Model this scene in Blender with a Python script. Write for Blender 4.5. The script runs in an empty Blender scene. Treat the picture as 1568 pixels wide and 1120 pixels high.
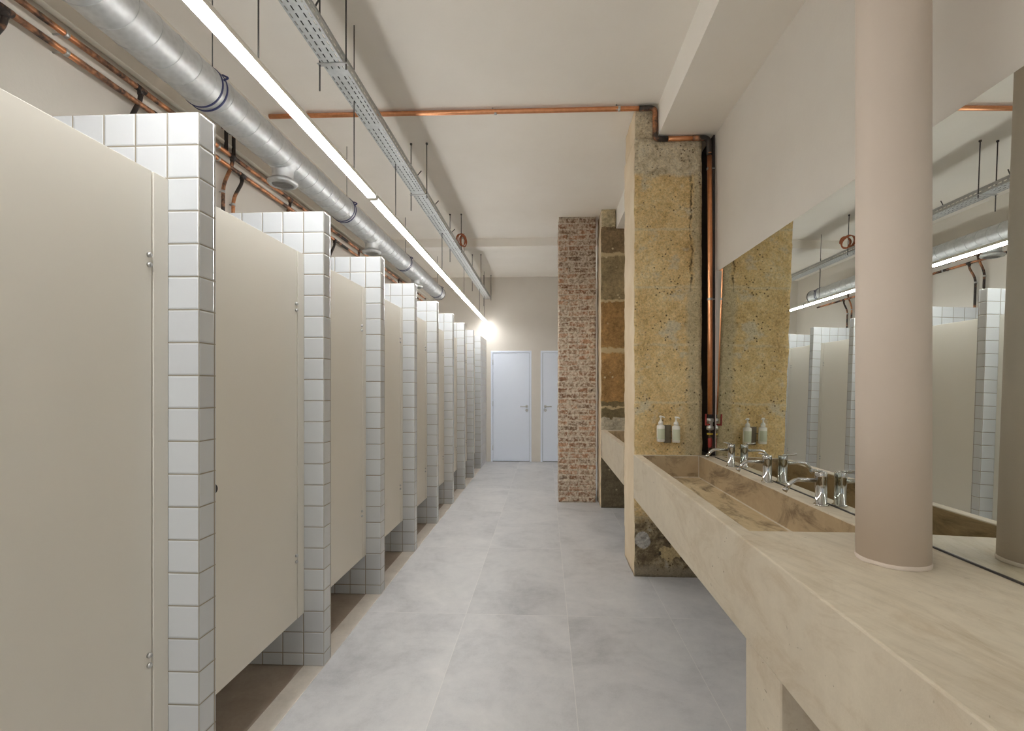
import bpy, bmesh, math, random
from mathutils import Vector, noise
random.seed(7)
PI = math.pi
sc = bpy.context.scene
C = sc.collection

# ------------------------------------------------------------------ node helpers
class NT:
    def __init__(s, name):
        s.m = bpy.data.materials.new(name); s.m.use_nodes = True
        s.t = s.m.node_tree; s.t.nodes.clear()
        s.out = s.t.nodes.new('ShaderNodeOutputMaterial')
        s._tc = None
    def n(s, typ, ins=None, **props):
        nd = s.t.nodes.new('ShaderNode' + typ)
        for k, v in props.items(): setattr(nd, k, v)
        for k, v in (ins or {}).items(): s.put(nd.inputs[k], v)
        return nd
    def put(s, sock, v):
        if isinstance(v, bpy.types.NodeSocket): s.t.links.new(v, sock)
        else:
            if isinstance(v, tuple) and len(v) == 3 and sock.type == 'RGBA': v = (*v, 1)
            sock.default_value = v
    def co(s):
        if s._tc is None: s._tc = s.n('TexCoord').outputs['Object']
        return s._tc
    def xyz(s):
        o = s.n('SeparateXYZ', {0: s.co()}).outputs
        return o[0], o[1], o[2]
    def vec(s, x, y, z): return s.n('CombineXYZ', {0: x, 1: y, 2: z}).outputs[0]
    def math(s, op, a, b=0.0, c=0.0, clamp=False):
        return s.n('Math', {0: a, 1: b, 2: c}, operation=op, use_clamp=clamp).outputs[0]
    def maprange(s, v, a, b, c=0.0, d=1.0):
        return s.n('MapRange', {'Value': v, 'From Min': a, 'From Max': b, 'To Min': c, 'To Max': d}).outputs[0]
    def mix(s, f, a, b, mode='MIX'):
        nd = s.n('Mix', None, data_type='RGBA', blend_type=mode)
        s.put(nd.inputs[0], f); s.put(nd.inputs[6], a); s.put(nd.inputs[7], b)
        return nd.outputs[2]
    def noise(s, scale, detail=4.0, rough=.55, vec=None, dist=0.0, col=False):
        nd = s.n('TexNoise', {'Vector': vec or s.co(), 'Scale': scale, 'Detail': detail, 'Roughness': rough, 'Distortion': dist})
        return nd.outputs['Color' if col else 0]
    def voro(s, scale, vec=None, feature='F1', rnd=1.0):
        nd = s.n('TexVoronoi', {'Vector': vec or s.co(), 'Scale': scale, 'Randomness': rnd}, feature=feature)
        return nd.outputs['Distance']
    def scaled(s, v):
        return s.n('VectorMath', {0: s.co(), 1: v}, operation='MULTIPLY').outputs[0]
    def ramp(s, f, stops, interp='LINEAR'):
        nd = s.n('ValToRGB', {0: f}); r = nd.color_ramp; r.interpolation = interp
        while len(r.elements) < len(stops): r.elements.new(.5)
        for e, (p, c) in zip(r.elements, stops):
            e.position = p; e.color = (*c, 1)
        return nd.outputs[0]
    def bump(s, h, strength=.3, dist=.01):
        return s.n('Bump', {'Height': h, 'Strength': strength, 'Distance': dist}).outputs[0]
    def bsdf(s, color, rough=.6, metal=0.0, normal=None, **kw):
        p = s.n('BsdfPrincipled')
        s.put(p.inputs['Base Color'], color); s.put(p.inputs['Roughness'], rough); s.put(p.inputs['Metallic'], metal)
        if normal is not None: s.put(p.inputs['Normal'], normal)
        for k, v in kw.items(): s.put(p.inputs[k.replace('_', ' ')], v)
        s.t.links.new(p.outputs[0], s.out.inputs[0])
        return s.m

def S(r, g, b):                      # 8-bit sRGB -> linear
    f = lambda c: (c/255/12.92) if c/255 <= .04045 else ((c/255+.055)/1.055)**2.4
    return (f(r), f(g), f(b))

MAT = {}
def plain(name, col, rough=.5, metal=0.0, var=.06, scale=30, bmp=.0):
    t = NT(name); nz = t.noise(scale, 4)
    lo = tuple(c*(1-var) for c in col); hi = tuple(min(1, c*(1+var)) for c in col)
    nm = t.bump(nz, bmp, .004) if bmp else None
    MAT[name] = t.bsdf(t.mix(nz, lo, hi), rough, metal, nm); return MAT[name]

def mk_plaster(name, a, b, rough=.85):
    t = NT(name)
    n1 = t.noise(1.3, 5, .6); n2 = t.noise(60, 4, .6); n3 = t.noise(6, 4, .6)
    c = t.mix(t.maprange(n1, .3, .7), a, b)
    h = t.math('ADD', t.math('MULTIPLY', n3, .7), t.math('MULTIPLY', n2, .3))
    MAT[name] = t.bsdf(c, rough, 0, t.bump(h, .18, .012))
mk_plaster('white_plaster', S(212,205,195), S(219,213,203))
mk_plaster('ceiling_plaster', S(236,230,220), S(242,237,228))
mk_plaster('column_plaster', S(206,191,176), S(212,198,183), .7)
mk_plaster('lime_plaster', S(206,182,146), S(232,217,192), .9)
plain('white_paint', S(229,236,248), .45, 0, .02, 3)
plain('door_laminate', S(228,223,212), .42, 0, .025, 2)
plain('chrome', (.62,.62,.61), .08, 1, .03, 20)
plain('steel', (.55,.55,.54), .35, 1, .12, 60)
plain('dark_steel', (.10,.095,.09), .5, .8, .2, 60)
plain('black_plastic', (.015,.015,.016), .4, 0, .1, 40)
plain('white_plastic', S(236,233,224), .35, 0, .02, 10)
plain('label_paper', S(196,200,176), .6, 0, .05, 60)
plain('red_plastic', (.30,.03,.025), .4, 0, .1, 40)
plain('yellow_plastic', (.55,.38,.03), .4, 0, .1, 40)
plain('brass', (.55,.43,.22), .3, 1, .1, 40)
plain('navy_rubber', (.025,.03,.10), .55, 0, .1, 40)
plain('orange_cable', (.42,.13,.05), .5, 0, .15, 30)
plain('grey_bracket', S(112,102,84), .5, 0, .05, 30)
plain('gap_shade', (.052,.038,.033), .7, 0, .35, 8)  # painted shade for the gap beside the ochre pillar
plain('aluminium', (.72,.72,.72), .4, .85, .05, 30)
plain('grey_trim', S(176,166,158), .5, 0, .05, 30)
plain('grille_shadow', (.03,.03,.032), .6, 0, .1, 30)

def mk_galv(name, base, rough):
    t = NT(name)
    v = t.voro(45); n = t.noise(5, 3)
    f = t.math('ADD', t.math('MULTIPLY', v, .9), t.math('MULTIPLY', n, .5))
    lo = tuple(c*.82 for c in base)
    MAT[name] = t.bsdf(t.mix(f, lo, base), t.maprange(n, .3, .7, rough-.06, rough+.08), .9)
mk_galv('galvanised', (.62,.63,.63), .50)
mk_galv('tray_zinc', (.58,.595,.59), .5)

def mk_copper(name, lo, hi):
    t = NT(name)
    n = t.noise(3.2, 5, .65); n2 = t.noise(40, 3)
    k = t.maprange(t.math('ADD', n, t.math('MULTIPLY', n2, .12)), lo, hi)
    c = t.mix(k, (.045,.035,.030), t.mix(n2, (.62,.26,.12), (.85,.42,.22)))
    MAT[name] = t.bsdf(c, t.maprange(k, 0, 1, .55, .28), t.maprange(k, 0, 1, .4, 1.0))
mk_copper('copper', .48, .62)
mk_copper('bright_copper', .22, .40)
mk_copper('dark_copper', .56, .72)

# ---- tiles of the partitions: object x,z on broad faces, z on end faces
def tile_material(name, uaxis, up, px=.102):
    t = NT(name); x, y, z = t.xyz()
    u = {'x': x, 'y': y}[uaxis]
    du = t.math('PINGPONG', u, px/2)
    dz = t.math('PINGPONG', t.math('SUBTRACT', up, z), .1018/2)
    d = t.math('MINIMUM', du, dz)
    joint = t.maprange(d, .0016, .0026, 1, 0)
    iu = t.math('FLOOR', t.math('DIVIDE', u, px)); iz = t.math('FLOOR', t.math('DIVIDE', t.math('SUBTRACT', up, z), .1018))
    w = t.n('TexWhiteNoise', {'Vector': t.vec(iu, iz, 0.0)}, noise_dimensions='3D').outputs[0]
    glaze = t.mix(w, S(205,207,209), S(214,217,219))
    col = t.mix(joint, glaze, S(150,142,125))
    h = t.math('MULTIPLY', t.maprange(d, .0016, .006), 1.0)
    MAT[name] = t.bsdf(col, t.maprange(joint, 0, 1, .16, .8), 0, t.bump(h, .55, .003))
tile_material('tile_broad', 'x', 2.2)
tile_material('tile_end', 'y', 2.2, .0705)
tile_material('tile_side_wall', 'y', 2.2, .102)

# ---- floors
def mk_floor():
    t = NT('floor_porcelain'); x, y, z = t.xyz()
    ux = t.math('ADD', x, .47); uy = t.math('SUBTRACT', y, .5)
    d = t.math('MINIMUM', t.math('PINGPONG', ux, .3), t.math('PINGPONG', uy, .6))
    joint = t.maprange(d, .0010, .0022, 1, 0)
    w = t.n('TexWhiteNoise', {'Vector': t.vec(t.math('FLOOR', t.math('DIVIDE', ux, .6)), t.math('FLOOR', t.math('DIVIDE', uy, 1.2)), 3.0)}, noise_dimensions='3D').outputs[0]
    off = t.n('VectorMath', {0: t.co(), 1: t.vec(t.math('MULTIPLY', w, 9.0), t.math('MULTIPLY', w, 5.0), 0.0)}, operation='ADD').outputs[0]
    c1 = t.noise(2.1, 6, .62, off, .6); c2 = t.noise(14, 5, .7, off); c3 = t.noise(140, 2, .6)
    f = t.math('ADD', t.math('MULTIPLY', c1, .65), t.math('ADD', t.math('MULTIPLY', c2, .25), t.math('MULTIPLY', c3, .1)))
    col = t.ramp(f, [(.32, S(160,159,160)), (.5, S(189,188,188)), (.68, S(206,204,202))])
    col = t.mix(1.0, col, t.mix(w, (.93,.93,.93), (1.02,1.02,1.02)), 'MULTIPLY')
    col = t.mix(t.math('MULTIPLY', joint, .45), col, S(222,218,210))
    MAT['floor_porcelain'] = t.bsdf(col, t.maprange(c1, .3, .7, .36, .5), 0, t.bump(t.math('SUBTRACT', 1.0, joint), .15, .002))
mk_floor()
def mk_strip(name, a, b, rough):
    t = NT(name); n = t.noise(5, 6, .65, None, .5); n2 = t.noise(60, 4, .6)
    f = t.math('ADD', t.math('MULTIPLY', n, .75), t.math('MULTIPLY', n2, .25))
    MAT[name] = t.bsdf(t.mix(t.maprange(f, .35, .65), a, b), rough, 0, t.bump(n2, .1, .003))
mk_strip('threshold_stone', S(206,198,188), S(228,220,210), .5)
mk_strip('cubicle_floor', S(156,140,125), S(176,162,147), .55)

# ---- cast concrete of the washstands
def mk_concrete(name, a, b, stain, st):
    t = NT(name)
    n1 = t.noise(2.2, 6, .6, None, .4); n2 = t.noise(18, 5, .65); n3 = t.noise(150, 3)
    st1 = t.noise(3.4, 6, .72, t.scaled((1.6, .6, 1.6)), 1.6)
    f = t.math('ADD', t.math('MULTIPLY', n1, .6), t.math('ADD', t.math('MULTIPLY', n2, .3), t.math('MULTIPLY', n3, .1)))
    c = t.mix(t.maprange(f, .36, .64), a, b)
    c = t.mix(t.math('MULTIPLY', t.maprange(st1, .50, .66), st), c, stain)
    sx, sy, sz = t.xyz()
    stv = t.vec(t.math('ADD', t.math('MULTIPLY', sx, 40.0), t.math('MULTIPLY', sy, 14.0)), t.math('SUBTRACT', t.math('MULTIPLY', sy, 5.0), t.math('MULTIPLY', sx, 2.0)), t.math('MULTIPLY', sz, 34.0))
    strk = t.noise(1.0, 4, .65, stv)
    up = t.math('ABSOLUTE', t.n('SeparateXYZ', {0: t.n('NewGeometry').outputs['True Normal']}).outputs[2])
    c = t.mix(t.math('ADD', t.math('MULTIPLY', up, .8), .2), c, t.ramp(strk, [(.32, (.90,.885,.86)), (.5, (1,1,1)), (.68, (1.05,1.05,1.05))]), 'MULTIPLY')
    pit = t.maprange(t.voro(9.0, t.n('VectorMath', {0: t.co(), 1: t.noise(7, 2, .5, None, 0, True)}, operation='ADD').outputs[0]), .07, .11, 1, 0)
    pit = t.math('MULTIPLY', pit, t.maprange(t.noise(4.0, 2), .50, .58))
    c = t.mix(t.math('MULTIPLY', pit, .7), c, S(96,78,54))
    h = t.math('SUBTRACT', t.math('ADD', t.math('MULTIPLY', n2, .5), t.math('MULTIPLY', n3, .25)), pit)
    MAT[name] = t.bsdf(c, t.maprange(n1, .3, .7, .5, .7), 0, t.bump(h, .22, .006))
mk_concrete('cast_concrete', S(190,177,155), S(207,195,173), S(168,146,114), .4)
mk_concrete('basin_shade_concrete', S(160,138,106), S(182,160,126), S(108,88,62), .8)  # trough walls: shade and bounced light put into the browner colour, plus stains
mk_concrete('basin_floor_shade_concrete', S(180,158,120), S(204,184,148), S(100,80,52), .9)  # trough floor: same shade put into the colour, under its stains

# ---- old masonry
def mk_pierstone():
    """ochre rendered stone pier: object z is the height above the floor, x from its corridor side"""
    t = NT('ochre_stone'); x, y, z = t.xyz()
    wob = t.math('SUBTRACT', t.noise(9, 4, .6), .5)
    zz = t.math('ADD', z, t.math('MULTIPLY', wob, .10)); xx = t.math('ADD', x, t.math('MULTIPLY', wob, .08))
    n1 = t.noise(4, 6, .65); n2 = t.noise(26, 6, .72); n3 = t.noise(90, 4, .7)
    f = t.math('ADD', t.math('MULTIPLY', n1, .45), t.math('ADD', t.math('MULTIPLY', n2, .35), t.math('MULTIPLY', n3, .2)))
    och = t.ramp(f, [(.34, S(166,134,86)), (.45, S(220,189,132)), (.55, S(235,210,157)), (.68, S(246,234,202))])
    rub = t.ramp(t.math('ADD', t.math('MULTIPLY', t.noise(11, 5, .7), .6), t.math('MULTIPLY', n2, .4)), [(.33, S(108,88,62)), (.43, S(198,182,150)), (.55, S(228,216,188)), (.7, S(206,200,184))])
    gre = t.ramp(f, [(.34, S(184,166,126)), (.55, S(214,198,160)), (.7, S(228,218,192))])
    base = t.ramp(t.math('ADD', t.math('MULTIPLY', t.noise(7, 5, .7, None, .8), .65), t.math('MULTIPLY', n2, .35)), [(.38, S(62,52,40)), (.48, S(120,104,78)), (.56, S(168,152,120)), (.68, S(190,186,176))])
    c = och
    c = t.mix(t.maprange(t.noise(5.5, 4, .6, t.scaled((1, 1, 1.3))), .56, .66, 0, .75), c, S(220,210,184))      # lime patches
    strip = t.math('MULTIPLY', t.maprange(xx, .40, .425), 1.0)
    wide = t.math('MULTIPLY', t.maprange(xx, .31, .37), t.maprange(zz, 1.25, 1.05))
    wide2 = t.math('MULTIPLY', t.maprange(xx, .355, .39), t.math('MULTIPLY', t.maprange(zz, 2.1, 2.0), t.maprange(zz, 0.9, 1.0)))
    c = t.mix(t.math('MAXIMUM', t.math('MAXIMUM', strip, wide), wide2), c, gre)
    crack = t.math('MULTIPLY', t.maprange(t.math('ABSOLUTE', t.math('SUBTRACT', xx, .398)), .003, .010, 1, 0), t.math('MULTIPLY', t.maprange(zz, 2.0, 2.1), t.maprange(n2, .42, .56)))
    c = t.mix(t.math('MULTIPLY', crack, .85), c, S(70,52,32))
    dj = t.math('PINGPONG', t.math('SUBTRACT', t.math('ADD', z, t.math('MULTIPLY', wob, .03)), .83), .205)
    jn = t.math('MULTIPLY', t.maprange(dj, .004, .014, 1, 0), t.maprange(n1, .36, .50))
    c = t.mix(t.math('MULTIPLY', jn, .8), c, S(226,210,172))
    c = t.mix(t.maprange(zz, 2.84, 2.87), c, rub)
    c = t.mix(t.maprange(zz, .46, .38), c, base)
    def blob(cx, cz, rx, rz, w):
        dx = t.math('DIVIDE', t.math('SUBTRACT', t.math('ADD', x, t.math('MULTIPLY', wob, w)), cx), rx); dz = t.math('DIVIDE', t.math('SUBTRACT', t.math('ADD', z, t.math('MULTIPLY', wob, w)), cz), rz)
        return t.maprange(t.math('ADD', t.math('MULTIPLY', dx, dx), t.math('MULTIPLY', dz, dz)), .85, 1.1, 1, 0)
    c = t.mix(t.math('MULTIPLY', blob(.062, .262, .055, .062, .05), .9), c, t.ramp(n2, [(.35, S(150,146,140)), (.6, S(214,212,206))]))
    c = t.mix(blob(.25, .165, .10, .05, .22), c, S(196,176,132))
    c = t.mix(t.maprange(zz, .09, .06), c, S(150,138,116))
    pit = t.math('MULTIPLY', t.maprange(t.voro(38), .14, .28, 1, 0), t.maprange(t.noise(7, 4, .7), .50, .56))
    c = t.mix(t.math('MULTIPLY', pit, .85), c, S(84,62,36))
    grain = t.noise(75, 3, .75)
    c = t.mix(1.0, c, t.ramp(grain, [(.32, (.74,.72,.69)), (.5, (1,1,1)), (.68, (1.18,1.17,1.15))]), 'MULTIPLY')
    h = t.math('SUBTRACT', t.math('ADD', t.math('ADD', n2, t.math('MULTIPLY', n3, .6)), grain), t.math('ADD', t.math('MULTIPLY', pit, .6), crack))
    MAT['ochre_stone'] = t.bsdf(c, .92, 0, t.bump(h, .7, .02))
mk_pierstone()
def mk_darkstone():
    t = NT('brown_stone'); x, y, z = t.xyz()
    wob = t.math('SUBTRACT', t.noise(13, 4, .65), .5)
    zz = t.math('ADD', z, t.math('MULTIPLY', wob, .09))
    n1 = t.noise(5, 6, .65); n2 = t.noise(30, 6, .72); n3 = t.noise(100, 4, .7)
    f = t.math('ADD', t.math('MULTIPLY', n1, .4), t.math('ADD', t.math('MULTIPLY', n2, .4), t.math('MULTIPLY', n3, .2)))
    k = t.math('DIVIDE', zz, 3.34)
    tone = t.ramp(k, [(0, S(112,100,78)), (.245, S(186,178,158)), (.30, S(122,108,78)), (.355, S(172,134,84)), (.52, S(164,128,80)), (.695, S(156,138,104)), (.85, S(142,120,90)), (.94, S(196,182,148))], 'CONSTANT')
    c = t.mix(1.0, tone, t.ramp(f, [(.36, (.40,.38,.36)), (.5, (.98,.98,.98)), (.64, (1.7,1.65,1.55))]), 'MULTIPLY')
    jl = None
    for zj, w in ((2.83, .020), (2.315, .014), (1.76, .028), (1.12, .012)):
        m = t.maprange(t.math('ABSOLUTE', t.math('SUBTRACT', zz, zj)), w*.7, w*1.3, 1, 0)
        jl = m if jl is None else t.math('MAXIMUM', jl, m)
    c = t.mix(t.math('MULTIPLY', jl, .9), c, S(206,186,144))
    sp = t.math('MULTIPLY', t.maprange(t.voro(14), .12, .2, 1, 0), t.maprange(t.noise(6, 2), .52, .58))
    c = t.mix(sp, c, S(206,190,152))
    MAT['brown_stone'] = t.bsdf(c, .92, 0, t.bump(t.math('ADD', n2, t.math('MULTIPLY', n3, .5)), .6, .02))
mk_darkstone()
def mk_brick():
    t = NT('old_brick'); x, y, z = t.xyz()
    nv = t.noise(7, 4, .6, None, 0, True); nf = t.noise(60, 3, .6, None, 0, True)
    vv = t.vec(t.math('ADD', x, y), z, 0.0)
    sub = lambda a, k: t.n('VectorMath', {0: t.n('VectorMath', {0: a, 1: (.5,.5,.5)}, operation='SUBTRACT').outputs[0], 1: (k, k, 0)}, operation='MULTIPLY').outputs[0]
    vv = t.n('VectorMath', {0: vv, 1: sub(nv, .045)}, operation='ADD').outputs[0]
    vv = t.n('VectorMath', {0: vv, 1: sub(nf, .032)}, operation='ADD').outputs[0]
    b = t.n('TexBrick', {'Vector': vv, 'Color1': (0,0,0,1), 'Color2': (1,1,1,1), 'Mortar': (.5,.5,.5,1), 'Scale': 1.0, 'Mortar Size': .011, 'Mortar Smooth': .35, 'Bias': 0.0, 'Brick Width': .235, 'Row Height': .064}, offset=.5)
    tone = t.n('SeparateColor', {0: b.outputs[0]}).outputs[0]
    mort = b.outputs[1]
    n1 = t.noise(4.5, 5, .65); n2 = t.noise(34, 6, .75); n3 = t.noise(11, 5, .7)
    br = t.ramp(tone, [(0, S(140,106,82)), (.3, S(178,134,104)), (.5, S(192,148,116)), (.75, S(164,136,112)), (1, S(128,104,84))])
    br = t.mix(1.0, br, t.ramp(n2, [(.34, (.52,.50,.47)), (.5, (1.05,1.05,1.05)), (.64, (1.5,1.5,1.5))]), 'MULTIPLY')
    mo = t.ramp(n2, [(.34, S(150,133,112)), (.5, S(216,202,180)), (.66, S(240,232,218))])
    wash = t.maprange(t.math('ADD', t.math('MULTIPLY', n3, .55), t.math('MULTIPLY', n2, .45)), .455, .54)
    c = t.mix(t.math('MAXIMUM', mort, t.math('MULTIPLY', wash, .80)), br, mo)
    top_tone = t.math('MULTIPLY', t.maprange(t.math('ADD', z, t.math('MULTIPLY', t.math('SUBTRACT', n1, .5), 1.2)), 2.15, 2.75), .85)  # greyer and darker towards the top
    c = t.mix(top_tone, c, t.mix(1.0, c, (.78,.75,.74), 'MULTIPLY'))
    h = t.math('ADD', t.math('MULTIPLY', t.math('SUBTRACT', 1.0, mort), .6), n2)
    MAT['old_brick'] = t.bsdf(c, .93, 0, t.bump(h, .7, .02))
mk_brick()

def mk_led(name, k):
    t = NT(name)
    e = t.n('Emission', {'Color': (.985, .985, .98, 1), 'Strength': k})
    t.t.links.new(e.outputs[0], t.out.inputs[0]); MAT[name] = t.m
mk_led('led_diffuser', 48.0); mk_led('led_uplight', 5.5)
def mk_mirror():
    t = NT('mirror_silver')
    MAT['mirror_silver'] = t.bsdf(t.mix(t.noise(2, 2), (.80,.83,.80), (.82,.85,.82)), .0, 1)
mk_mirror()

# ------------------------------------------------------------------ mesh helpers
def BM(): return bmesh.new()
def box(bm, a, b, mi=0, bevel=0.0, seg=1):
    x0, y0, z0 = a; x1, y1, z1 = b
    vs = [bm.verts.new(p) for p in ((x0,y0,z0),(x1,y0,z0),(x1,y1,z0),(x0,y1,z0),(x0,y0,z1),(x1,y0,z1),(x1,y1,z1),(x0,y1,z1))]
    fs = [bm.faces.new([vs[i] for i in q]) for q in ((0,3,2,1),(4,5,6,7),(0,1,5,4),(1,2,6,5),(2,3,7,6),(3,0,4,7))]
    for f in fs: f.material_index = mi
    if bevel:
        es = list({e for f in fs for e in f.edges})
        bmesh.ops.bevel(bm, geom=es, offset=bevel, segments=seg, affect='EDGES', profile=.5, clamp_overlap=True)
    return bm
def frame_of(d):
    d = d.normalized(); u = Vector((0,0,1)) if abs(d.z) < .9 else Vector((1,0,0))
    a = d.cross(u).normalized(); return a, d.cross(a).normalized()
def tube(bm, pts, r, seg=14, cap=True, closed=False, mi=0):
    pts = [Vector(p) for p in pts]; n = len(pts); rings = []
    a0 = None
    for i, p in enumerate(pts):
        if closed: d = (pts[(i+1) % n]-pts[i-1])
        else: d = (pts[min(i+1, n-1)]-pts[max(i-1, 0)])
        d.normalize()
        if a0 is None: a, b = frame_of(d)
        else:
            a = (a0 - d*a0.dot(d)).normalized(); b = d.cross(a).normalized()
        a0 = a
        rr = r[i] if isinstance(r, (list, tuple)) else r
        rings.append([bm.verts.new(p + (a*math.cos(2*PI*k/seg)+b*math.sin(2*PI*k/seg))*rr) for k in range(seg)])
    for i in range(n if closed else n-1):
        r0, r1 = rings[i], rings[(i+1) % n]
        for k in range(seg):
            f = bm.faces.new((r0[k], r0[(k+1) % seg], r1[(k+1) % seg], r1[k])); f.smooth = True; f.material_index = mi
    if cap and not closed:
        bm.faces.new(rings[0][::-1]).material_index = mi; bm.faces.new(rings[-1]).material_index = mi
    return bm
def rounded(pts, rad, n=6):
    """polyline with filleted corners"""
    pts = [Vector(p) for p in pts]; out = [pts[0]]
    for i in range(1, len(pts)-1):
        p, a, b = pts[i], pts[i-1], pts[i+1]
        ra = min(rad, (a-p).length*.49); rb = min(rad, (b-p).length*.49); r = min(ra, rb)
        s = p+(a-p).normalized()*r; e = p+(b-p).normalized()*r
        for k in range(n+1):
            t = k/n; out.append((1-t)**2*s + 2*t*(1-t)*p + t*t*e)
    out.append(pts[-1]); return out
def lathe(bm, prof, seg=32, origin=(0,0,0), mi=0, cap=True):
    o = Vector(origin)
    rings = [[bm.verts.new(o+Vector((r*math.cos(2*PI*k/seg), r*math.sin(2*PI*k/seg), z))) for k in range(seg)] for r, z in prof]
    for r0, r1 in zip(rings, rings[1:]):
        for k in range(seg):
            f = bm.faces.new((r0[k], r0[(k+1) % seg], r1[(k+1) % seg], r1[k])); f.smooth = True; f.material_index = mi
    if cap:
        bm.faces.new(rings[0][::-1]).material_index = mi; bm.faces.new(rings[-1]).material_index = mi
    return bm
def rough_box(bm, a, b, step, amp, seed, scale=9.0):
    """block with a gridded, unevenly hewn surface"""
    n = [max(1, round((b[i]-a[i])/step)) for i in range(3)]
    cache = {}
    def V(i, j, k):
        key = (i, j, k)
        if key not in cache:
            p = Vector([a[q]+(b[q]-a[q])*(i, j, k)[q]/n[q] for q in range(3)])
            s = Vector((seed*7.3, seed*3.1, seed))
            d = noise.noise_vector(p*scale+s)*amp + noise.noise_vector(p*scale*3.7+s)*amp*.55
            if k == 0 or k == n[2]: d.z = 0
            cache[key] = bm.verts.new(p+d)
        return cache[key]
    for q in range(3):
        u, v = [(1, 2), (2, 0), (0, 1)][q]
        for side in (0, 1):
            for i in range(n[u]):
                for j in range(n[v]):
                    def at(di, dj):
                        k = [0, 0, 0]; k[q] = n[q]*side; k[u] = i+di; k[v] = j+dj; return V(*k)
                    f = [at(0,0), at(1,0), at(1,1), at(0,1)]
                    bm.faces.new(f if side else f[::-1]).smooth = True
    return bm
def obj(name, bm, mats, parent=None, origin=None, label=None):
    """link bm as ONE mesh object; its verts are in world space unless it is built around a parent's origin"""
    me = bpy.data.meshes.new(name)
    o = Vector(origin) if origin is not None else (Vector(parent['_o']) if parent is not None and '_o' in parent else Vector((0,0,0)))
    bmesh.ops.translate(bm, verts=bm.verts, vec=-o)
    bmesh.ops.recalc_face_normals(bm, faces=bm.faces)
    bm.to_mesh(me); bm.free()
    for m in (mats if isinstance(mats, (list, tuple)) else [mats]): me.materials.append(MAT[m])
    ob = bpy.data.objects.new(name, me); C.objects.link(ob)
    if parent is None: ob.location = o
    else: ob.parent = parent
    ob['_o'] = list(o)
    if label: ob['label'] = label
    return ob
def tag(o, label, cat, group=None, kind=None):
    o['label'] = label; o['category'] = cat
    if group: o['group'] = group
    if kind: o['kind'] = kind
    return o
def thing(name, label, cat, loc=(0,0,0), group=None):
    o = bpy.data.objects.new(name, None); C.objects.link(o)
    o.location = loc; o['_o'] = list(loc); o.empty_display_size = .05
    return tag(o, label, cat, group)
def struct(name, bm, mats, label=None, cat=None, parent=None, origin=None):
    o = obj(name, bm, mats, parent, origin)
    if parent is None:
        o['kind'] = 'structure'
        o['label'] = label or name.replace('_', ' '); o['category'] = cat or name.split('_')[0]
    return o
def dup(root, loc, label, group=None):
    r = root.copy(); C.objects.link(r); r.location = loc; r['label'] = label
    if group: r['group'] = group
    for ch in list(root.children):
        c = ch.copy(); C.objects.link(c); c.parent = r
        for g in list(ch.children):
            d = g.copy(); C.objects.link(d); d.parent = c
    return r
ORD = ['first','second','third','fourth','fifth','sixth','seventh','eighth','ninth','tenth']

# ------------------------------------------------------------------ dimensions (metres)
XL, XR, YB, YE, ZC = -2.05, 1.19, -2.4, 8.85, 3.34
XP, XD = -1.067, -1.167            # partition ends, cubicle doors
ZS = 3.12                          # soffit of the long beam
XBM = .795

# ------------------------------------------------------------------ setting
struct('floor', box(BM(), (XP, YB, -.12), (XR, YE+.15, 0)), 'floor_porcelain', 'grey porcelain floor tiles of the corridor', 'floor')
struct('floor_cubicles', box(BM(), (XL, YB, -.12), (XD, YE, 0)), 'cubicle_floor', 'dark brown floor inside the cubicles', 'floor')
struct('trim_1', box(BM(), (XD, YB, -.12), (XP, YE, .002)), 'threshold_stone', 'brownish stone threshold strip under the cubicle fronts', 'threshold')
struct('ceiling', box(BM(), (XL-.15, YB-.15, ZC), (XR+.15, YE+.15, ZC+.12)), 'ceiling_plaster', 'off-white plaster ceiling', 'ceiling')
struct('wall_left', box(BM(), (XL-.15, YB, -.12), (XL, YE, ZC)), 'white_plaster', 'off-white wall behind the cubicles', 'wall')
struct('wall_right', box(BM(), (XR, YB, -.12), (XR+.15, YE, ZC)), 'white_plaster', 'off-white wall behind the washstand mirror', 'wall')
# far wall with two door openings
D1 = (-.985, -.250); D2 = (-.085, .650); DZ = 2.005
bm = BM()
box(bm, (XL, YE, 0), (D1[0], YE+.15, ZC)); box(bm, (D1[1], YE, 0), (D2[0], YE+.15, ZC)); box(bm, (D2[1], YE, 0), (XR, YE+.15, ZC))
box(bm, (D1[0], YE, DZ), (D1[1], YE+.15, ZC)); box(bm, (D2[0], YE, DZ), (D2[1], YE+.15, ZC))
struct('wall_end', bm, 'white_plaster', 'off-white far wall with two white doors', 'wall')
# wall behind the camera with an added, unseen window
WX = (-1.55, .95); WZ = (.95, 2.75)
bm = BM()
box(bm, (XL, YB-.15, -.12), (WX[0], YB, ZC)); box(bm, (WX[1], YB-.15, -.12), (XR, YB, ZC))
box(bm, (WX[0], YB-.15, -.12), (WX[1], YB, WZ[0])); box(bm, (WX[0], YB-.15, WZ[1]), (WX[1], YB, ZC))
struct('wall_back', bm, 'white_plaster', 'off-white wall behind the camera', 'wall')
bm = BM()
for x0, x1 in ((WX[0], WX[0]+.05), (WX[1]-.05, WX[1]), (-.325, -.275)): box(bm, (x0, YB-.1, WZ[0]), (x1, YB-.04, WZ[1]))
for z0, z1 in ((WZ[0], WZ[0]+.05), (WZ[1]-.05, WZ[1])): box(bm, (WX[0], YB-.099, z0), (WX[1], YB-.041, z1))
struct('added_window', bm, 'white_paint', 'added white framed window behind the camera, unseen, for fill light', 'window')  # unseen window, added so cool sky light reaches the camera-facing surfaces
struct('trim_2', box(BM(), (XBM, YB, ZS), (XR, YE, ZC)), 'ceiling_plaster', 'long plastered ceiling beam above the mirror wall', 'beam')
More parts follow.
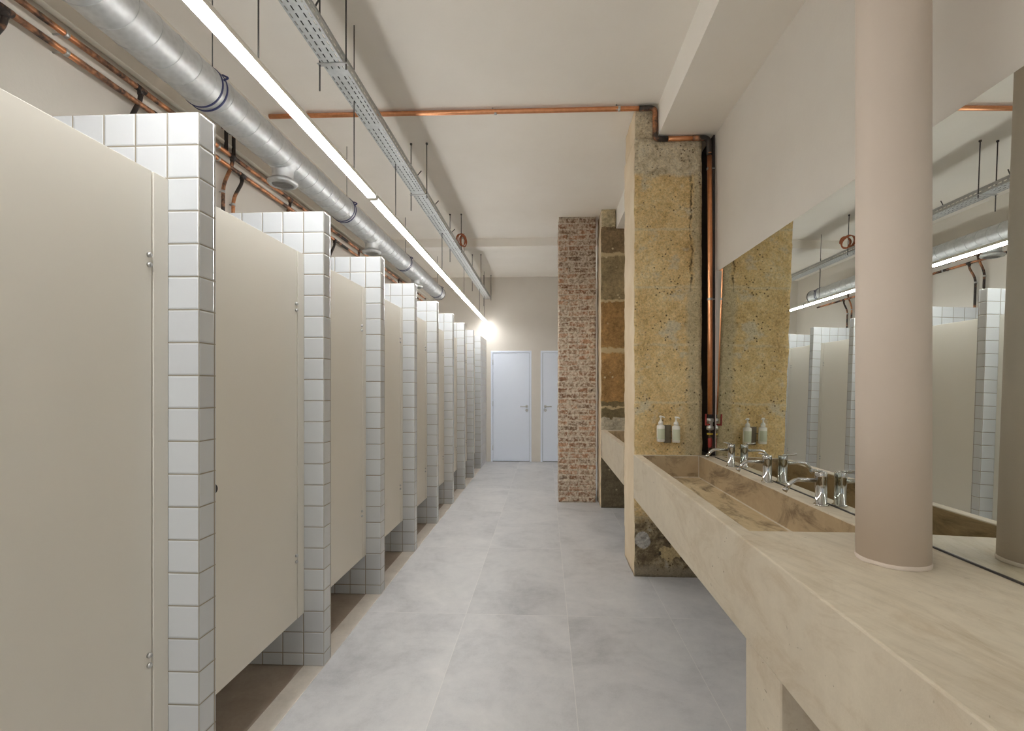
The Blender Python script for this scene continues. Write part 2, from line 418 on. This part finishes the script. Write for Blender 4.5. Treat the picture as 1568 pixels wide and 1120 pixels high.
struct('trim_3', box(BM(), (XL, 6.54, 3.232), (XBM, 6.72, ZC)), 'ceiling_plaster', 'plastered beam across the corridor ceiling', 'beam')
struct('trim_4', box(BM(), (XR-.012, 3.50, .87), (XR, 3.965, ZS)), 'gap_shade', 'dark strip standing in for the shade between pillar and mirror wall', 'painted shade')  # dark strip put where the gap is only in shade

# doors of the far wall
def end_door(name, x0, x1, hinge_left, label):
    d = thing(name, label, 'door', (x0 if hinge_left else x1, YE, 0)); d['kind'] = 'structure'
    bm = BM()
    box(bm, (x0, YE-.006, 0), (x0+.035, YE+.1, DZ), 0, .002); box(bm, (x1-.035, YE-.006, 0), (x1, YE+.1, DZ), 0, .002)
    box(bm, (x0+.035, YE-.006, DZ-.035), (x1-.035, YE+.1, DZ), 0, .002)
    obj('door_frame', bm, 'white_paint', d)
    obj('door_leaf', box(BM(), (x0+.039, YE+.006, .012), (x1-.039, YE+.046, DZ-.039), 0, .002), 'white_paint', d)
    obj('door_gap', box(BM(), (x0+.035, YE+.05, .0), (x1-.035, YE+.1, DZ-.035)), 'grille_shadow', d)
    s = 1 if hinge_left else -1
    xh = (x1-.085) if hinge_left else (x0+.085)
    bm = BM()
    R = [(xh, YE+.006, 1.0), (xh, YE-.05, 1.0), (xh-s*.115, YE-.05, 1.0)]
    tube(bm, rounded(R, .018), .010, 10)
    obj('door_handle', bm, 'steel', d)
    for nm, z in (('rosette', 1.0), ('keyhole_rosette', .93)):
        bm = BM(); tube(bm, [(xh, YE+.007, z), (xh, YE-.004, z), (xh, YE-.006, z)], [.026, .026, .022], 20); obj(nm, bm, 'steel', d)
    xg = x0+.037 if hinge_left else x1-.037
    for z in (.25, 1.05, 1.8):
        bm = BM(); tube(bm, [(xg, YE-.006, z-.045), (xg, YE-.006, z+.045)], .006, 10); obj('hinge', bm, 'steel', d)
    return d
end_door('door_1', *D1, True, 'white flush door with lever handle at its right, beside the cubicles')
end_door('door_2', *D2, False, 'white flush door half hidden behind the brick pillar')

# ------------------------------------------------------------------ cubicles
YP = [1.465, 2.32, 3.14, 3.965, 4.79, 5.61, 6.43, 7.25, 8.07]
PT = .078
bm = BM(); box(bm, (XL, YP[0], .002), (XP, YP[0]+PT, 2.2), 0, .0022)
for f in bm.faces:
    n = f.normal
    f.normal_update(); f.material_index = 1 if abs(f.normal.x) > .7 else 0
part0 = obj('tiled_partition', bm, ['tile_broad', 'tile_end'], None, (XP, YP[0], 0))
lab = lambda k: ('white-tiled cubicle partition nearest the camera' if k == 0 else
                 '%s white-tiled cubicle partition counting away from the camera' % ORD[k])
tag(part0, lab(0), 'partition', 'tiled cubicle partitions')
for k in range(1, 9):
    r = part0.copy(); C.objects.link(r); r.location = (XP, YP[k], 0); r['label'] = lab(k)
bm = BM(); box(bm, (XD, YP[8]+PT+.001, .002), (XP, YE, 2.2), 0, .002)
o = obj('tiled_wall_panel', bm, 'tile_side_wall', None, (XP, YP[8]+PT, 0))
tag(o, 'closed white-tiled wall panel between the last partition and the far wall', 'partition')

DL = .742
YD0 = YP[0]
d0 = thing('cubicle_door', '', 'cubicle door', (XD, YD0, 0), 'pale cubicle doors')
strip = .058
obj('door_panel', box(BM(), (XD-.022, YD0-DL, .257), (XD, YD0-strip-.004, 1.992), 0, .0015), 'door_laminate', d0)
obj('hinge_post', box(BM(), (XD-.022, YD0-strip, .257), (XD+.002, YD0, 1.992), 0, .0015), 'door_laminate', d0)
for z in (.545, 1.725):
    bm = BM()
    for dz in (-.0145, .0145):
        tube(bm, [(XD, YD0-strip-.016, z+dz), (XD+.006, YD0-strip-.016, z+dz), (XD+.010, YD0-strip-.016, z+dz)], [.0075, .0075, .004], 14)
    obj('hinge', bm, 'steel', d0, label='steel hinge of two round studs')
bm = BM(); tube(bm, [(XD, YD0-DL+.05, 1.0), (XD+.012, YD0-DL+.05, 1.0), (XD+.012, YD0-DL+.05, 1.0), (XD+.034, YD0-DL+.05, 1.0), (XD+.038, YD0-DL+.05, 1.0)], [.010, .010, .018, .018, .014], 18)
obj('knob', bm, 'black_plastic', d0, label='black door knob')
d0['label'] = 'pale cubicle door beside the nearest tiled partition, cut by the left picture edge'
for k in range(1, 9):
    dup(d0, (XD, YP[k], 0), 'pale cubicle door between the %s and %s tiled partitions from the camera' % (ORD[k-1], ORD[k]))

# ------------------------------------------------------------------ pillars
bm = BM()
rough_box(bm, (.634, 3.525, 0), (1.106, 3.965, ZS), .028, .006, 1)
rough_box(bm, (.640, 3.535, ZS), (.788, 3.955, ZC), .028, .006, 2)
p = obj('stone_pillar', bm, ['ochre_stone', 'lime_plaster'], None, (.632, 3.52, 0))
for f in p.data.polygons:
    if f.normal.x < -.6: f.material_index = 1
tag(p, 'ochre stone pillar with soap bottles on it, at the end of the washstand', 'pillar')
bm = BM()
rough_box(bm, (.622, 5.52, 0), (1.10, 5.90, ZS), .03, .006, 3)
rough_box(bm, (.628, 5.53, ZS), (.788, 5.89, ZC), .03, .006, 4)
p = obj('stone_pillar', bm, ['brown_stone', 'lime_plaster'], None, (.62, 5.52, 0))
for f in p.data.polygons:
    if f.normal.x < -.6: f.material_index = 1
tag(p, 'narrow dark brown stone pillar with pale mortar joints beside the brick pillar', 'pillar')
bm = BM(); rough_box(bm, (.158, 5.765, 0), (.588, 6.16, ZC), .02, .0075, 5, 14)
p = obj('brick_pillar', bm, 'old_brick', None, (.155, 5.76, 0))
tag(p, 'weathered exposed brick pillar standing in the corridor', 'pillar')

# ------------------------------------------------------------------ washstands
def washstand(label, y0, y1, basins, group):
    x0, x1, zt, zb = .626, 1.158, .87, .562
    w = thing('concrete_washstand', label, 'washstand', (x0, y0, 0), group)
    xi, xo = .682, 1.076
    ys = sorted({y0, y1, *[b for q in basins for b in q]})
    xs = [x0, xi, xo, x1]
    zf = .715
    bm = BM(); vc = {}
    def V(x, y, z):
        k = (round(x, 4), round(y, 4), round(z, 4))
        if k not in vc: vc[k] = bm.verts.new((x, y, z))
        return vc[k]
    def Q(*ps, mi=0):
        f = bm.faces.new([V(*q) for q in ps]); f.material_index = mi; return f
    for i in range(3):
        for j in range(len(ys)-1):
            a, b, c, d = xs[i], xs[i+1], ys[j], ys[j+1]
            isb = i == 1 and any(abs(c-q[0]) < 1e-6 for q in basins)
            Q((a,c,zb), (a,d,zb), (b,d,zb), (b,c,zb))
            if not isb: Q((a,c,zt), (b,c,zt), (b,d,zt), (a,d,zt))
            else:
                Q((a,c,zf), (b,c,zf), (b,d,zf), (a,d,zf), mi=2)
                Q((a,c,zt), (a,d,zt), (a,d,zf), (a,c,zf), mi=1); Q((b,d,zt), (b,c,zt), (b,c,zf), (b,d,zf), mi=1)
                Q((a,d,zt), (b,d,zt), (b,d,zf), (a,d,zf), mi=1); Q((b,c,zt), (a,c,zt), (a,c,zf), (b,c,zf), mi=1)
    for j in range(len(ys)-1):
        for x in (x0, x1): Q((x,ys[j],zb), (x,ys[j+1],zb), (x,ys[j+1],zt), (x,ys[j],zt))
    for i in range(3):
        for y in (y0, y1): Q((xs[i],y,zb), (xs[i+1],y,zb), (xs[i+1],y,zt), (xs[i],y,zt))
    bmesh.ops.recalc_face_normals(bm, faces=bm.faces)
    es = [e for e in bm.edges if len(e.link_faces) == 2 and e.calc_face_angle(0) > .5]
    bmesh.ops.bevel(bm, geom=es, offset=.005, segments=2, affect='EDGES', profile=.5, clamp_overlap=True)
    obj('basin_slab', bm, ['cast_concrete', 'basin_shade_concrete', 'basin_floor_shade_concrete'], w)
    return w
w = washstand('long beige concrete washstand with trough basin under the mirror', -.9, 3.518, [(1.672, 3.492)], 'concrete washstands')
obj('leg', box(BM(), (.630, 1.345, 0), (1.158, 1.575, .5615), 0, .004), 'cast_concrete', w)
obj('leg', box(BM(), (.630, -.85, 0), (1.158, -.62, .5615), 0, .004), 'cast_concrete', w)
bm = BM(); lathe(bm, [(.022, .7155), (.022, .718), (.015, .7185)], 20, (.86, 2.6, 0)); obj('drain', bm, 'steel', w)
w2 = washstand('shorter concrete washstand between the two stone pillars', 3.966, 5.519, [(4.06, 5.44)], 'concrete washstands')

# column standing on the washstand
CX, CY, CR = .961, 1.406, .0855
bm = BM()
lathe(bm, [(CR, .871), (CR, 1.6), (CR, 2.4), (CR, ZS)], 64, (CX, CY, 0))
c = obj('round_column', bm, 'column_plaster', None, (CX, CY, .87))
tag(c, 'white round plastered column rising through the washstand in front of the mirror', 'column')
bm = BM(); prof = []
seg = 64
r0 = [bm.verts.new((CX+(CR+.0015+.004*noise.noise(Vector((math.cos(a)*4, math.sin(a)*4, 1))))*math.cos(a), CY+(CR+.0015+.004*noise.noise(Vector((math.cos(a)*4, math.sin(a)*4, 1))))*math.sin(a), .8705)) for a in [2*PI*k/seg for k in range(seg)]]
r1 = [bm.verts.new((CX+(CR+.0025)*math.cos(a), CY+(CR+.0025)*math.sin(a), .877+.004*noise.noise(Vector((math.cos(a)*3, math.sin(a)*3, 5))))) for a in [2*PI*k/seg for k in range(seg)]]
r2 = [bm.verts.new((CX+(CR-.001)*math.cos(a), CY+(CR-.001)*math.sin(a), .883)) for a in [2*PI*k/seg for k in range(seg)]]
for A, B in ((r0, r1), (r1, r2)):
    for k in range(seg): bm.faces.new((A[k], A[(k+1) % seg], B[(k+1) % seg], B[k])).smooth = True
obj('mortar_fillet', bm, 'column_plaster', c)

# ------------------------------------------------------------------ mirror
my0, my1, mz0, mz1 = -.9, 3.392, .876, 2.142
mb, mt = 1.155, 1.178
mir = thing('wall_mirror', 'large frameless mirror on the wall above the washstand', 'mirror', (XR, 1.2, mz0))
bm = BM()
vs = [bm.verts.new(q) for q in ((mb,my0,mz0),(mb,my1,mz0),(mt,my1,mz1),(mt,my0,mz1))]
bm.faces.new(vs); obj('mirror_glass', bm, 'mirror_silver', mir)
bm = BM()
a = [bm.verts.new(q) for q in ((mb+.0004,my0,mz0),(mb+.0004,my1,mz0),(mt+.0004,my1,mz1),(mt+.0004,my0,mz1))]
b = [bm.verts.new(q) for q in ((XR-.0005,my0,mz0),(XR-.0005,my1,mz0),(XR-.0005,my1,mz1),(XR-.0005,my0,mz1))]
bm.faces.new(a); bm.faces.new(b)
for k in range(4): bm.faces.new((a[k], a[(k+1) % 4], b[(k+1) % 4], b[k]))
obj('mirror_back', bm, 'grey_bracket', mir)
obj('mirror_channel', box(BM(), (mb-.003, my0, .8703), (XR-.001, my1, .8755)), 'dark_steel', mir, label='dark channel along the lower mirror edge')
obj('edge_strip', box(BM(), (mb+.004, my1, .877), (XR-.001, my1+.005, mz1)), 'grey_trim', mir)

# ------------------------------------------------------------------ taps
def tap(x, y, label):
    z = .8705
    t = thing('basin_tap', label, 'tap', (x, y, z), 'chrome taps on the washstand')
    bm = BM(); lathe(bm, [(.0285, z), (.0285, z+.004), (.026, z+.006), (.0215, z+.007), (.0215, z+.108), (.0225, z+.110), (.0225, z+.132), (.020, z+.136), (.006, z+.1375)], 32, (x, y, 0)); obj('tap_body', bm, 'chrome', t)
    sp = rounded([(x-.015, y, z+.100), (x-.110, y-.002, z+.104), (x-.140, y-.003, z+.066)], .035, 8)
    bm = BM(); tube(bm, sp, .0085, 16); obj('spout', bm, 'chrome', t)
    d = (Vector((-.030, -.0006, -.038))).normalized()
    e = Vector((x-.138, y-.003, z+.069))
    bm = BM(); tube(bm, [e, e+d*.016], .0105, 16); obj('aerator', bm, 'chrome', t)
    bm = BM(); tube(bm, [(x+.002, y, z+.137), (x-.020, y-.014, z+.141), (x-.052, y-.030, z+.149)], [.0055, .005, .0045], 12); obj('lever', bm, 'chrome', t)
    return t
t0 = tap(1.118, 2.045, 'chrome basin tap nearest the round column')
dup(t0, (1.118, 2.53, .8705), 'middle one of the three chrome basin taps on the ledge')
dup(t0, (1.118, 3.01, .8705), 'chrome basin tap nearest the ochre stone pillar')

# ------------------------------------------------------------------ soap bottles
SY = 3.478
h = thing('bottle_holder', 'grey wall bracket between the two soap bottles', 'bottle holder', (.862, 3.512, .95))
obj('back_plate', box(BM(), (.838, 3.506, .955), (.886, 3.524, 1.082), 0, .002), 'grey_bracket', h)
for cx in (.808, .914):
    sx = 1 if cx < .86 else -1
    for z in (1.035, .99):
        bm = BM(); tube(bm, [(cx+sx*.020, SY+.0215, z), (.862-sx*.012, 3.508, z)], .003, 8)
        obj('arm', bm, 'grey_bracket', h)
def bottle(x, z, label):
    b = thing('soap_bottle', label, 'soap bottle', (x, SY, z), 'white soap bottles on the stone pillar')
    bm = BM(); lathe(bm, [(.024, z), (.0275, z+.003), (.0275, z+.106), (.025, z+.113), (.016, z+.118), (.0135, z+.120), (.0135, z+.124)], 32, (x, SY, 0)); obj('bottle_body', bm, 'white_plastic', b)
    bm = BM(); n = 20
    A = [-PI*.5 + (k/n-.5)*PI*.72 for k in range(n+1)]
    lo = [bm.verts.new((x+.0279*math.cos(q), SY+.0279*math.sin(q), z+.018)) for q in A]; hi = [bm.verts.new((x+.0279*math.cos(q), SY+.0279*math.sin(q), z+.092)) for q in A]
    for k in range(n): bm.faces.new((lo[k], lo[k+1], hi[k+1], hi[k])).smooth = True
    obj('paper_label', bm, 'label_paper', b, label='pale green paper label')
    bm = BM(); lathe(bm, [(.0165, z+.122), (.0165, z+.134), (.010, z+.146), (.0055, z+.148), (.0055, z+.168), (.010, z+.170), (.010, z+.180), (.006, z+.182)], 24, (x, SY, 0))
    tube(bm, [(x, SY, z+.175), (x+.012, SY-.012, z+.175), (x+.022, SY-.020, z+.170)], [.006, .005, .004], 10)
    obj('pump', bm, 'white_plastic', b)
    return b
b0 = bottle(.808, .968, 'left white pump soap bottle on the ochre stone pillar')
dup(b0, (.914, SY, .962), 'right white pump soap bottle, nearer the copper riser')

# ------------------------------------------------------------------ LED line
LX, LZ, LW, LH = -1.05, 2.495, .049, .030
def led(y0, y1, label, cables):
    t = thing('linear_light', label, 'light', (LX, (y0+y1)/2, LZ), 'linear ceiling lights')
    obj('diffuser', box(BM(), (LX-LW/2, y0+.004, LZ), (LX+LW/2, y1-.004, LZ+.012), 0, .003), 'led_diffuser', t)
    obj('upper_diffuser', box(BM(), (LX-LW/2+.004, y0+.004, LZ+.016), (LX+LW/2-.004, y1-.004, LZ+LH)), 'led_uplight', t)
    for s in (-1, 1): obj('housing_rail', box(BM(), (LX+s*(LW/2-.0025)-.0025, y0, LZ+.0122), (LX+s*(LW/2-.0025)+.0025, y1, LZ+LH+.004), 0, .001), 'white_plastic', t)
    for q in range(int((y1-y0)/1.2)+1): obj('housing_bridge', box(BM(), (LX-LW/2+.004, y0+.1+q*1.2, LZ+LH), (LX+LW/2-.004, y0+.13+q*1.2, LZ+LH+.004)), 'white_plastic', t)
    for y in (y0, y1-.004): obj('end_cap', box(BM(), (LX-LW/2, y, LZ), (LX+LW/2, y+.0038, LZ+LH)), 'white_plastic', t)
    for y, zt in cables:
        bm = BM(); tube(bm, [(LX, y, LZ+LH+.011), (LX, y, zt)], .003, 8); obj('suspension_cable', bm, 'dark_steel', t)
    return t
led(-2.2, 2.925, 'linear strip light nearest the camera, above the first cubicles', [(.2, ZC), (1.75, 2.919), (2.65, ZC)])
led(2.965, 6.60, 'linear strip light in the middle of the row', [(3.40, 2.919), (4.95, 2.919), (6.3, ZC)])
led(6.63, 8.845, 'linear strip light ending at the far wall', [(7.8, 2.919), (8.4, ZC)])

# ------------------------------------------------------------------ ventilation duct
DX, DZc, DR = -1.66, 2.81, .098
DY0, DY1 = -1.2, 7.585
duct = thing('ventilation_duct', 'galvanised spiral ventilation duct above the cubicles', 'duct', (DX, 3.0, DZc))
bm = BM(); n = 60; tube(bm, [(DX, DY0+(DY1-DY0)*k/n, DZc) for k in range(n+1)], DR, 56, cap=False)
tube(bm, [(DX, DY1, DZc), (DX, DY0, DZc)], DR-.003, 56, cap=False)
obj('duct_pipe', bm, 'galvanised', duct)
bm = BM(); pitch = .115; steps = 36; tot = int((DY1-DY0-.06)/pitch*steps)
tube(bm, [(DX+(DR+.0006)*math.cos(2*PI*k/steps), DY0+.03+pitch*k/steps, DZc+(DR+.0006)*math.sin(2*PI*k/steps)) for k in range(tot)], .0024, 6)
obj('spiral_seam', bm, 'galvanised', duct)
def ring(y, r, w, m, nm, lab=None):
    bm = BM(); tube(bm, [(DX, y-w/2, DZc), (DX, y-w/2+.001, DZc), (DX, y+w/2-.001, DZc), (DX, y+w/2, DZc)], [r-.004, r, r, r-.004], 56, cap=False); return obj(nm, bm, m, duct, label=lab)
for y in (.67, 2.315, 3.955, 5.655, 7.36):
    ring(y, DR+.003, .11, 'galvanised', 'coupling_sleeve')
    ring(y-.012, DR+.0065, .010, 'navy_rubber', 'coupling_band', 'dark blue band'); ring(y+.022, DR+.0065, .010, 'navy_rubber', 'coupling_band', 'dark blue band')
    bm = BM(); a = .45
    tube(bm, rounded([(DX+DR*.96, y+.005, DZc+.035), (DX+DR+.022, y+.005, DZc+.046), (DX+DR*.9, y+.005, DZc+.062)], .01), .0045, 8); obj('band_tab', bm, 'navy_rubber', duct)
    bm = BM(); tube(bm, [(DX+.02, y+.03, DZc+DR-.004), (DX+.02, y+.03, ZC)], .0025, 8); obj('hanger_wire', bm, 'dark_steel', duct)
bm = BM(); tube(bm, [(DX, DY1, DZc), (DX, DY1+.004, DZc)], DR-.004, 48); obj('end_disc', bm, 'grille_shadow', duct, label='dark open end of the duct')
bm = BM(); tube(bm, [(DX, DY1-.012, DZc), (DX, DY1-.010, DZc), (DX, DY1+.008, DZc)], [DR+.002, DR+.005, DR+.005], 48, cap=False); obj('end_collar', bm, 'dark_steel', duct)
for y in (1.45, 3.03, 4.62, 6.23):
    bm = BM(); lathe(bm, [(.062, 2.655), (.062, 2.72), (.066, 2.725), (.085, 2.755)], 36, (DX, y, 0), cap=False)
    v = obj('vent_stub', bm, 'galvanised', duct)
    bm = BM(); lathe(bm, [(.062, 2.668), (.088, 2.650), (.090, 2.640), (.080, 2.628), (.066, 2.624), (.062, 2.632)], 40, (DX, y, 0), cap=False)
    obj('vent_flange', bm, 'galvanised', v)
    bm = BM(); lathe(bm, [(.063, 2.640), (.063, 2.644)], 32, (DX, y, 0)); obj('vent_throat', bm, 'grille_shadow', v)
    bm = BM()
    for q in range(-3, 4):
        hw = math.sqrt(max(.0001, .062**2-(q*.017)**2))
        box(bm, (DX-hw, y+q*.017-.0025, 2.627), (DX+hw, y+q*.017+.0025, 2.6385))
    obj('vent_grille', bm, 'steel', v)

# ------------------------------------------------------------------ cable tray
TX0, TX1, TZ, TH = -1.083, -.977, 2.92, .045
TY0, TY1 = -.6, 8.72
tray = thing('cable_tray', 'perforated galvanised cable tray hung on rods under the ceiling', 'cable tray', ((TX0+TX1)/2, 4.0, TZ))
def perforated(bm, u_axis, u_lines, slots, period, off, place):
    """sheet along Y of quads between u_lines; columns listed in slots carry one slot per period"""
    y = TY0; k = 0
    n = int((TY1-TY0)/period)
    for i in range(n):
        ya, yb, yc, yd = TY0+i*period, TY0+i*period+.18*period, TY0+i*period+.82*period, TY0+(i+1)*period
        for c in range(len(u_lines)-1):
            a, b = u_lines[c], u_lines[c+1]
            sl = c in slots and not (i % 12 == 11)
            sh = off.get(c, 0)
            segs = [(ya, yb), (yc, yd)] if sl else [(ya, yd)]
            for s, e in segs: place(bm, a, b, s, e)
def place_bottom(bm, a, b, s, e): box(bm, (a, s, TZ), (b, e, TZ+.0015))
us = [TX0, TX0+.007, TX0+.013, TX0+.033, TX0+.039, TX0+.050, TX0+.067, TX0+.073, TX0+.090, TX0+.096, TX1]
bm = BM(); perforated(bm, 'x', us, (1, 3, 6, 8), .042, {}, place_bottom)
obj('tray_bottom', bm, 'tray_zinc', tray)
for nm, x in (('tray_flange', TX0), ('tray_flange', TX1)):
    def place_side(bm, a, b, s, e, x=x): box(bm, (x-.0008, s, a), (x+.0008, e, b))
    zs = [TZ, TZ+.018, TZ+.026, TZ+TH]
    bm = BM(); perforated(bm, 'z', zs, (1,), .042, {}, place_side)
    box(bm, (x-.004, TY0, TZ+TH), (x+.004, TY1, TZ+TH+.003))
    obj(nm, bm, 'tray_zinc', tray)
for y in (.68, 2.335, 3.957, 5.597, 7.32, 8.69):
    for x in (TX0-.012, TX1+.012):
        bm = BM(); tube(bm, [(x, y, TZ-.13 if x < -1.03 else TZ-.03), (x, y, ZC-.001)], .004, 8)
        tube(bm, [(x, y, ZC-.012), (x, y, ZC)], .010, 6)
        obj('hanger_rod', bm, 'dark_steel', tray)
    obj('cross_bar', box(BM(), (TX0-.02, y-.012, TZ-.0045), (TX1+.02, y+.012, TZ-.0005)), 'steel', tray)
for y in (2.05, 3.72, 4.32, 5.1):
    bm = BM(); tube(bm, [(TX1-.01, y, TZ+TH), (TX1+.035, y-.03, TZ+TH+.03)], .004, 6); obj('tray_clip', bm, 'dark_steel', tray)
for q in range(6):
    xq = TX0+.012+q*.0165
    bm = BM(); tube(bm, [(xq+.002*math.sin(k*.9+q*2), TY0+.1+k*(TY1-TY0-.2)/60, TZ+.0115+.001*math.sin(k*.6+q)) for k in range(61)], .0058, 8)
    o = obj('power_cable', bm, 'black_plastic', None, (xq, 4.0, TZ+.01)); tag(o, 'dark power cable lying along the perforated cable tray', 'cable', 'dark cables in the cable tray')
bm = BM(); pts = []
for k in range(150):
    a = 2*PI*k/26; r = .085+.012*math.sin(k*.37)
    pts.append((-.955+r*.55*math.cos(a)*.7+.02*math.sin(k*.11), 5.60+.03*math.sin(a*.5+1)+.05*math.cos(a), 3.035+r*.75*math.sin(a)))
tube(bm, pts, .005, 6)
tube(bm, [(-.98, 5.6, 2.985), (-1.03, 5.3, 2.951), (-1.03, 4.4, 2.947), (-1.02, 3.0, 2.947)], .005, 6)
o = obj('cable_coil', bm, 'orange_cable', None, (-.955, 5.6, 2.96)); tag(o, 'orange cable loosely coiled at the cable tray', 'cable')

# ------------------------------------------------------------------ pipes on the left wall
def clamp(bm, p, ax, r=.016):
    p = Vector(p); ax = Vector(ax)
    tube(bm, [p-ax*.008, p+ax*.008], r+.003, 14)
def wall_pipe(label, z, x, yoff, ks):
    t = thing('copper_pipe', label, 'pipe', (x, 3.0, z), 'copper pipes along the cubicle wall')
    bm = BM(); tube(bm, [(x, -1.0+9.1*k/40, z) for k in range(41)], .013, 14); obj('main_pipe', bm, 'copper', t)
    for k in ks:
        y = 1.62+.71*k+yoff
        bm = BM(); tube(bm, [(x, y-.026, z), (x, y+.026, z)], .0150, 14); tube(bm, [(x, y, z), (x, y, z-.028)], .0135, 14); obj('tee_fitting', bm, 'dark_copper', t)
        zk = z-.20 if yoff == 0 else z-.17
        pts = rounded([(x, y, z), (x, y, z-.05), (x-.030, y-.045, zk), (x-.030, y-.045, 1.3)], .05)
        bm = BM(); tube(bm, pts, .011, 12); b = obj('branch_pipe', bm, 'dark_copper', t)
        bm = BM(); clamp(bm, (x-.030, y-.045, zk-.04), (0,0,1), .011); tube(bm, [(x-.03, y-.045, zk-.04), (XL+.001, y-.045, zk-.04)], .004, 8); obj('pipe_clip', bm, 'steel', b)
    for y in (1.95, 2.9, 4.2, 5.6):
        bm = BM(); clamp(bm, (x, y, z), (0,1,0), .013); tube(bm, [(x, y, z), (XL+.001, y, z)], .004, 8); obj('pipe_clip', bm, 'steel', t)
    return t
wall_pipe('upper copper pipe along the wall behind the ventilation duct', 2.82, -1.995, 0, range(0, 9))
wall_pipe('lower copper pipe along the wall behind the ventilation duct', 2.745, -1.995, .10, range(0, 9))
t = thing('riser_pipe', 'pair of dark pipes rising from the upper copper pipe behind the duct', 'pipe', (-2.0, 3.04, 2.84))
for dy in (.0, .075):
    bm = BM(); tube(bm, rounded([(-2.022, 3.02+dy, 2.845), (-2.022, 3.02+dy, 3.0), (XL, 3.02+dy, 3.0)], .02), .011, 12); obj('pipe', bm, 'dark_copper', t)
bm = BM(); tube(bm, [(XL+.0125, -1.0, 2.905), (XL+.0125, 8.6, 2.905)], .012, 12)
o = obj('conduit', bm, 'white_plastic', None, (XL+.0125, 3.0, 2.905)); tag(o, 'thin white conduit on the wall above the copper pipes', 'conduit')

# ------------------------------------------------------------------ copper pipe over the ceiling and down beside the pillar
PY = 3.492
pc = thing('copper_pipe', 'copper pipe crossing the ceiling, stepping around the beam and down beside the ochre pillar', 'pipe', (.78, PY, 3.31))
pr = .0165
bm = BM(); tube(bm, [(-2.0+2.70*k/20, PY-.02+.02*k/20, 3.315) for k in range(21)], pr, 16); obj('ceiling_pipe', bm, 'bright_copper', pc)
path = [(.66, PY, 3.315), (.772, PY, 3.315), (.772, PY, 3.096), (.86, PY, 3.096)]
bm = BM(); tube(bm, rounded(path, .035, 6), pr+.002, 16); obj('upper_elbows', bm, 'dark_copper', pc, label='blackened elbows')
bm = BM(); tube(bm, [(.85, PY, 3.096), (1.07, PY, 3.096)], pr, 16); obj('soffit_pipe', bm, 'bright_copper', pc)
path = [(1.03, PY, 3.096), (1.142, PY, 3.096), (1.142, PY-.02, 2.96)]
bm = BM(); tube(bm, rounded(path, .035, 6), pr+.002, 16); obj('lower_elbow', bm, 'dark_copper', pc, label='blackened elbow')
RY = PY-.03; RX = 1.142
bm = BM(); tube(bm, [(RX, PY-.02, 2.98), (RX, RY, 2.4), (RX, RY, 1.7), (RX, RY, 1.16)], pr, 16); obj('riser', bm, 'bright_copper', pc)
bm = BM(); tube(bm, [(RX, RY, 1.17), (RX, RY, .872)], .012, 14); obj('lower_riser', bm, 'dark_copper', pc)
for z in (2.87, 1.96):
    bm = BM(); clamp(bm, (RX, RY+(.012 if z > 2.5 else 0), z), (0,0,1), pr); tube(bm, [(RX, RY, z), (XR-.013, RY, z)], .004, 8); obj('pipe_clip', bm, 'steel', pc)
for x in (-.355, .52):
    bm = BM(); clamp(bm, (x, PY-.004, 3.315), (1,0,0), pr); tube(bm, [(x-.015, PY-.012, 3.30), (x-.02, PY-.012, ZC)], .004, 8); obj('pipe_clip', bm, 'steel', pc)
v = obj('valve_body', lathe(BM(), [(.013, 1.05), (.024, 1.055), (.024, 1.075), (.018, 1.08), (.018, 1.105), (.024, 1.11), (.024, 1.13), (.013, 1.135)], 20, (RX, RY, 0)), 'steel', pc)
bm = BM(); tube(bm, [(RX, RY-.01, 1.09), (RX-.03, RY-.02, 1.09)], .006, 10); box(bm, (RX-.040, RY-.026, 1.085), (RX-.030, RY-.014, 1.165), 0, .002); obj('valve_lever', bm, 'red_plastic', v, label='red lever')
bm = BM(); lathe(bm, [(.020, 1.018), (.020, 1.030)], 16, (RX, RY, 0)); obj('valve_tag', bm, 'yellow_plastic', v, label='yellow ring')
bm = BM(); lathe(bm, [(.012, .93), (.0145, .935), (.0145, .99), (.012, .995)], 16, (RX, RY, 0)); obj('valve_sleeve', bm, 'red_plastic', v, label='red sleeve')

# ------------------------------------------------------------------ light
W = bpy.data.worlds.new('daylight'); sc.world = W; W.use_nodes = True
bg = W.node_tree.nodes['Background']; bg.inputs[0].default_value = (.86, .93, 1.0, 1); bg.inputs[1].default_value = 0.9
L = bpy.data.lights.new('added_window_portal', 'AREA'); L.shape = 'RECTANGLE'; L.size = WX[1]-WX[0]-.1; L.size_y = WZ[1]-WZ[0]-.1
L.cycles.is_portal = True  # portal in the opening of the added window
lo = bpy.data.objects.new('added_window_portal', L); C.objects.link(lo)
lo.location = ((WX[0]+WX[1])/2, YB-.12, (WZ[0]+WZ[1])/2); lo.rotation_euler = (PI/2, 0, PI)
lo.rotation_euler = (-PI/2, 0, 0)

# ------------------------------------------------------------------ camera
cam = bpy.data.cameras.new('camera'); co = bpy.data.objects.new('camera', cam); C.objects.link(co)
cam.sensor_width = 36; cam.lens = 36*751/1568
cam.shift_x = -(800-784)/1568; cam.shift_y = (593-560)/1568
cam.clip_start = .02
co.location = (0, 0, 1.35); co.rotation_euler = (PI/2, 0, math.atan(35/751))
sc.camera = co

for o in sc.objects:
    if '_o' in o: del o['_o']
sc.view_settings.view_transform = 'Standard'; sc.view_settings.look = 'None'
sc.view_settings.exposure = 0.24; sc.view_settings.gamma = 1.0; sc.view_settings.use_curve_mapping = False
sc.cycles.max_bounces = 10; sc.cycles.diffuse_bounces = 6; sc.cycles.glossy_bounces = 6
sc.cycles.use_denoising = True
